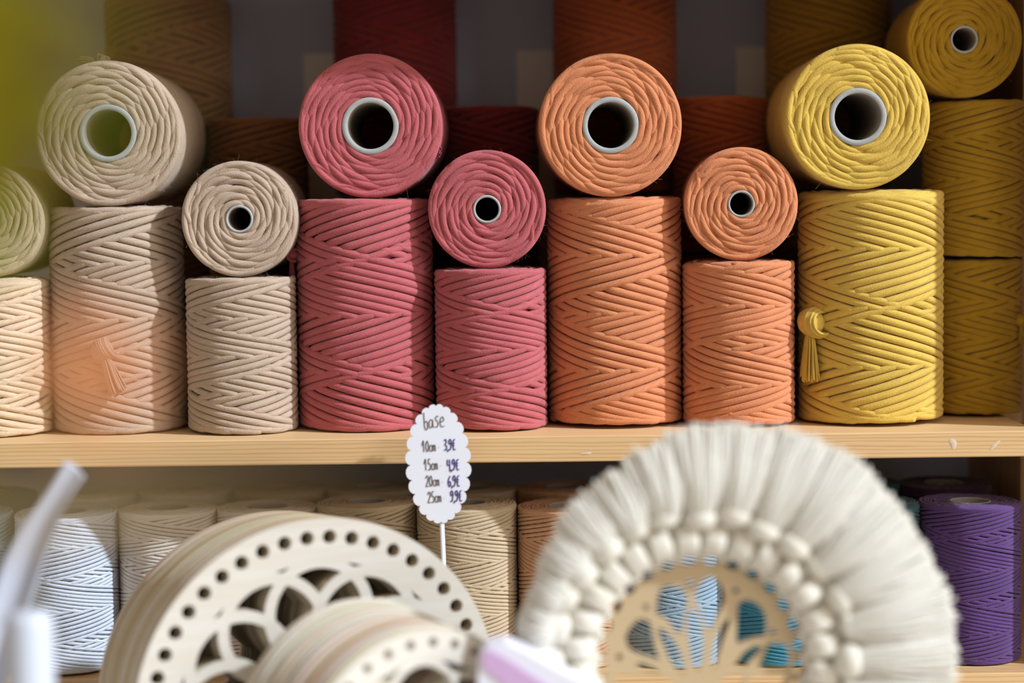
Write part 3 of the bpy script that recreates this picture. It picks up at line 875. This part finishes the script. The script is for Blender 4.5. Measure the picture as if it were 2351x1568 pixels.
for k in range(NH):
    a = 2*math.pi*k/NH
    er = np.array([math.cos(a), 0, math.sin(a)]); et = np.array([-math.sin(a), 0, math.cos(a)]); ey = np.array([0, -1.0, 0])
    c0 = np.array([0, 0, cz])
    # lark's head knot: two fat legs through the hole, a bar across and a bead-like half hitch further out
    kb = MB()
    r0, r1 = 256*mq, 316*mq
    jit = rng.normal(0, 1, 4)
    for sgn in (-1, 1):
        t = np.linspace(0, 1, 12)
        off = sgn*(17 + 6*np.sin(t*math.pi) + 5*t + jit[0]*1.5)*mq
        P = c0 + er*(r0 + (r1 - r0)*t)[:, None] + et*off[:, None] + ey*(0.0035 + 0.0062*np.sin(math.pi*np.clip(t*0.85 + 0.1, 0, 1)))[:, None]
        kb.tube(P, (22*mq)*(0.86 + 0.20*np.sin(math.pi*t**0.8)), 12)
    P = np.array([c0 + er*(r1 + (26 + 5*jit[1])*mq) + et*(u*36*mq + 5*jit[3]*mq) + ey*(0.0125 - 0.004*abs(u)**2) for u in np.linspace(-1, 1, 11)])
    kb.tube(P, (26 + 4*jit[2])*mq*np.sqrt(np.clip(1 - np.linspace(-0.93, 0.93, 11)**2, 0.05, 1)), 14)
    P = np.array([c0 + er*(r0 - 14*mq) + et*(u*14*mq) + ey*(0.0052 - 0.001*u*u) for u in np.linspace(-1, 1, 7)])
    kb.tube(P, 9*mq, 8)
    kb.build('cord_knot', CM['fringe'], mac)
    # combed fringe
    adeg = math.degrees(a) % 360
    base_len = float(np.interp(adeg, [0, 37, 60, 82, 100, 116, 134, 150, 165, 185, 230, 310, 360], [580, 572, 578, 548, 515, 482, 452, 430, 424, 415, 470, 520, 580]))*mq
    for s_ in range(240):
        u = rng.uniform(-1, 1); dpt = rng.uniform(-1, 1)
        a_end = a + u*math.pi/NH*1.3 + rng.normal(0, 0.015)
        rs = r1 + 22*mq; a_st = a + u*26*mq/rs
        Lr = base_len*(1 + rng.normal(0, 0.014) - 0.02*abs(u)) + 5*mq*math.sin(a*9)
        if math.sin(a) < -0.5: Lr = min(Lr, (cz - 0.003)/(-math.sin(a_end)) if math.sin(a_end) < -0.3 else Lr)
        t = np.linspace(0, 1, 8)
        aa = a_st + (a_end - a_st)*(1 - (1 - t)**2.2)
        rr_ = rs + (Lr - rs)*t
        lat = rng.normal(0, 1.6)*mq*np.sin(t*5 + rng.rand()*6)
        yy = 0.006 + (0.006 + 0.0030*dpt)*np.sin(math.pi*(0.15 + 0.75*t)) + 0.002*dpt*t + 0.0065*math.sqrt(max(0, 1 - u*u))*(1 - 0.45*t)
        P = np.stack([np.cos(aa)*rr_ - np.sin(aa)*lat, -yy, cz + np.sin(aa)*rr_ + np.cos(aa)*lat], 1)
        fr.tube(P, 0.00105*(1 - 0.3*t), 5, caps=False)
rb2 = MB()
for rr2, yy2, tk in ((262, 0.004, 14), (290, 0.005, 16), (318, 0.006, 18), (345, 0.006, 20)):
    an_ = np.linspace(0, 2*math.pi, 121)
    rb2.tube(np.stack([np.cos(an_)*rr2*mq, np.full(121, -yy2), cz + np.sin(an_)*rr2*mq], 1), tk*mq, 8, flat=0.5, normal=np.tile([0, 1.0, 0], (121, 1)))
rb2.build('holding_cord', CM['fringe'], mac)
o = fr.build('fringe', STRAND, mac); o['kind'] = 'stuff'
sb = MB(); sb.box(-0.05, 0.05, 0.004, 0.030, -0.004, 0.012); sb.box(-0.006, 0.006, 0.003, 0.010, 0.0, cz - 100*mq); sb.build('stand', PLY2, mac, False)['label'] = 'wooden stand'

# ------------------------------------------------------------------ grey paper strip, white beaker, lilac packet
def sheet(name, rows, thick, mat, label, cat, sub=8):
    """curved strip from left/right edge points (px, py, Y) down its length"""
    Lp = catmull([at(a[0], a[1], a[2])[:1] + (a[2],) + at(a[0], a[1], a[2])[1:] for a, b in rows], sub)
    Rp = catmull([at(b[0], b[1], b[2])[:1] + (b[2],) + at(b[0], b[1], b[2])[1:] for a, b in rows], sub)
    n = len(Lp); m = 7
    top = []
    for i in range(n):
        for j in range(m):
            t = j/(m-1)
            p = Lp[i]*(1-t) + Rp[i]*t; p = p + np.array([0, 0.006*math.sin(math.pi*t), 0])
            top.append(p)
    top = np.array(top); V = np.concatenate([top, top + np.array([0, thick, 0])])
    F = []
    for i in range(n-1):
        for j in range(m-1):
            q = i*m + j
            F.append((q, q+1, q+m+1, q+m)); k = q + n*m; F.append((k, k+m, k+m+1, k+1))
    def rim(a, b): F.append((a, b, b + n*m, a + n*m))
    for i in range(n-1): rim(i*m, (i+1)*m); rim((i+1)*m + m-1, i*m + m-1)
    for j in range(m-1): rim(j+1, j); rim((n-1)*m + j, (n-1)*m + j+1)
    b = MB(); b.add(V, F)
    o = b.build(name, mat, None); tag(o, label, cat); return o
Yp = -0.24
tblpx = 2090
sheet('paper_strip', [((150, 1056, Yp), (194, 1094, Yp)), ((108, 1125, Yp), (152, 1160, Yp)), ((42, 1225, Yp), (112, 1260, Yp)), ((-10, 1335, Yp), (76, 1370, Yp)), ((-40, 1480, Yp), (34, 1490, Yp)),
                      ((-44, 1620, Yp), (-2, 1620, Yp)), ((-52, 1800, Yp), (-18, 1800, Yp)), ((-56, tblpx - 60, Yp), (-24, tblpx - 60, Yp))], 0.0005,
      plain('grey_white_paper', srgb(190, 194, 208), 0.6), 'curved grey-white paper strip rising at the lower left', 'paper strip')
Yc = -0.36
xc, zc2 = at(66, 1404, Yc)
bk = MB(); rb_ = 0.0120; hh = zc2 - TZ
bk.lathe([(0.0001, 0.0), (rb_*0.95, 0.0), (rb_, 0.003), (rb_, hh - 0.006), (rb_*0.93, hh - 0.002), (rb_*0.75, hh), (0.0001, hh)], 40)
o = bk.build('white_bottle', WHITEPL); o.location = (xc, Yc, TZ)
tag(o, 'blurred smooth white bottle at the lower left corner', 'bottle')

LILAC = plain('lilac_paper', srgb(206, 170, 212), 0.55)
WHT = plain('white_tissue', srgb(232, 232, 244), 0.6)
Yl = -0.262
def packet():
    root = empty('wrapped_packet', (0, 0, 0))
    tag(root, 'white and lilac wrapped packet between the wooden bases and the macrame', 'packet')
    def slab(name, pts, y0, y1, mat):
        P = [at(px, py, y0) for px, py in pts]
        b = MB(); n = len(P)
        V = [(x, y0, z) for x, z in P] + [(x, y1, z) for x, z in P]
        b.add(V, [tuple(range(n)), tuple(range(n, 2*n))[::-1]] + [(k, n + k, n + (k+1) % n, (k+1) % n) for k in range(n)])
        return b.build(name, mat, root, False)
    slab('wrapper', [(1098, 1512), (1118, 1484), (1160, 1478), (1210, 1500), (1290, 1545), (1380, 1590), (1420, 1700), (1420, tblpx + 40), (1092, tblpx + 40)], Yl, Yl + 0.022, WHT)
    slab('lilac_band', [(1108, 1500), (1124, 1492), (1160, 1512), (1262, 1578), (1330, 1640), (1330, 1700), (1240, 1700), (1190, 1600), (1108, 1530)], Yl - 0.0012, Yl - 0.0002, LILAC)
packet()

# ------------------------------------------------------------------ blurred houseplant close to the viewer
def leaf(mb, base, tip, width, bend=0.15, n=12):
    base = np.array(base, float); tip = np.array(tip, float)
    d = tip - base; L_ = np.linalg.norm(d); d /= L_
    s_ = np.cross(d, (0, 1.0, 0)); s_ /= np.linalg.norm(s_)
    up_ = np.cross(s_, d)
    V = []
    for i in range(n + 1):
        t = i/n; w_ = width*math.sin(math.pi*min(0.985, 0.04 + 0.955*t)**0.9)
        c = base + d*L_*t + up_*bend*L_*math.sin(math.pi*t)
        for u in (-1, -0.5, 0, 0.5, 1):
            V.append(c + s_*w_*u*0.5 - up_*0.06*width*(1 - abs(u))*2)
    V = np.array(V); m = len(V); V2 = V + up_*0.0003
    F = []
    for i in range(n):
        for j in range(4):
            q = i*5 + j; F.append((q, q+1, q+6, q+5)); F.append((m+q, m+q+5, m+q+6, m+q+1))
    for i in range(n): F.append((i*5, i*5+5, m+i*5+5, m+i*5)); F.append((i*5+4, m+i*5+4, m+i*5+9, i*5+9))
    mb.add(np.concatenate([V, V2]), F)
GREEN = plain('yellow_green_leaf', srgb(124, 114, 0), 0.5)
GREEN2 = plain('olive_green_leaf', srgb(150, 160, 40), 0.5)
GREEN3 = plain('tan_green_leaf', srgb(176, 152, 104), 0.5)
ORANGE = plain('apricot_petal', srgb(236, 150, 96), 0.5)
YP = CAM.y + 0.42
def w3(px, py, Y=YP):
    x, z = at(px, py, Y); return (x, Y, z)
plant = empty('flowering_plant', (w3(-420, 1500)[0], YP, TZ))
tag(plant, 'heavily blurred plant with yellow-green leaves and apricot flower close at left', 'plant')
px0, py0, pz0 = plant.location
def addp(name, fn, mat):
    b = MB(); fn(b); b.v = [v - np.array([px0, py0, pz0]) for v in b.v]
    return b.build(name, mat, plant)
pot_h = 0.09
def pot(b):
    b.lathe([(0.0001, 0), (0.03, 0), (0.04, pot_h), (0.036, pot_h), (0.034, pot_h - 0.012), (0.0001, pot_h - 0.012)], 40)
    b.v = [v + np.array([px0, py0, pz0]) for v in b.v]
addp('plant_pot', pot, plain('terracotta', srgb(180, 110, 80), 0.8))
stem_top = np.array(w3(-330, 100))
st0 = np.array([px0, py0, pz0 + pot_h - 0.01])
addp('stem', lambda b: b.tube(catmull([st0, st0*0.6 + stem_top*0.4 + np.array([-0.01, 0, 0]), stem_top], 8), 0.0022, 8), GREEN2)
def P3(t): return tuple(st0*(1-t) + stem_top*t)
for x1, y1, x2, y2, w_, m_ in ((-330, 120, 190, 0, 0.036, GREEN), (-330, 260, 200, 200, 0.038, GREEN), (-330, 430, 150, 400, 0.028, GREEN), (-300, 580, 90, 560, 0.012, GREEN2),
                              (-330, -60, 330, 60, 0.010, GREEN2), (-330, 200, 400, 320, 0.008, GREEN2), (-350, 1100, -40, 1170, 0.014, GREEN), (-300, 1250, 900, 1100, 0.0060, GREEN3)):
    addp('leaf', lambda b: leaf(b, w3(x1, y1), w3(x2, y2), w_), m_)
addp('flower_stem', lambda b: b.tube(catmull([w3(-300, 1150), w3(0, 960), w3(190, 850)], 8), 0.0006, 6), GREEN2)
for x1, y1, x2, y2, w_ in ((190, 850, 290, 680, 0.0062), (190, 850, 370, 840, 0.0062), (190, 850, 300, 1010, 0.0062), (190, 850, 100, 740, 0.0065), (190, 850, 110, 980, 0.0065)):
    addp('petal', lambda b: leaf(b, w3(x1, y1), w3(x2, y2), w_), ORANGE)
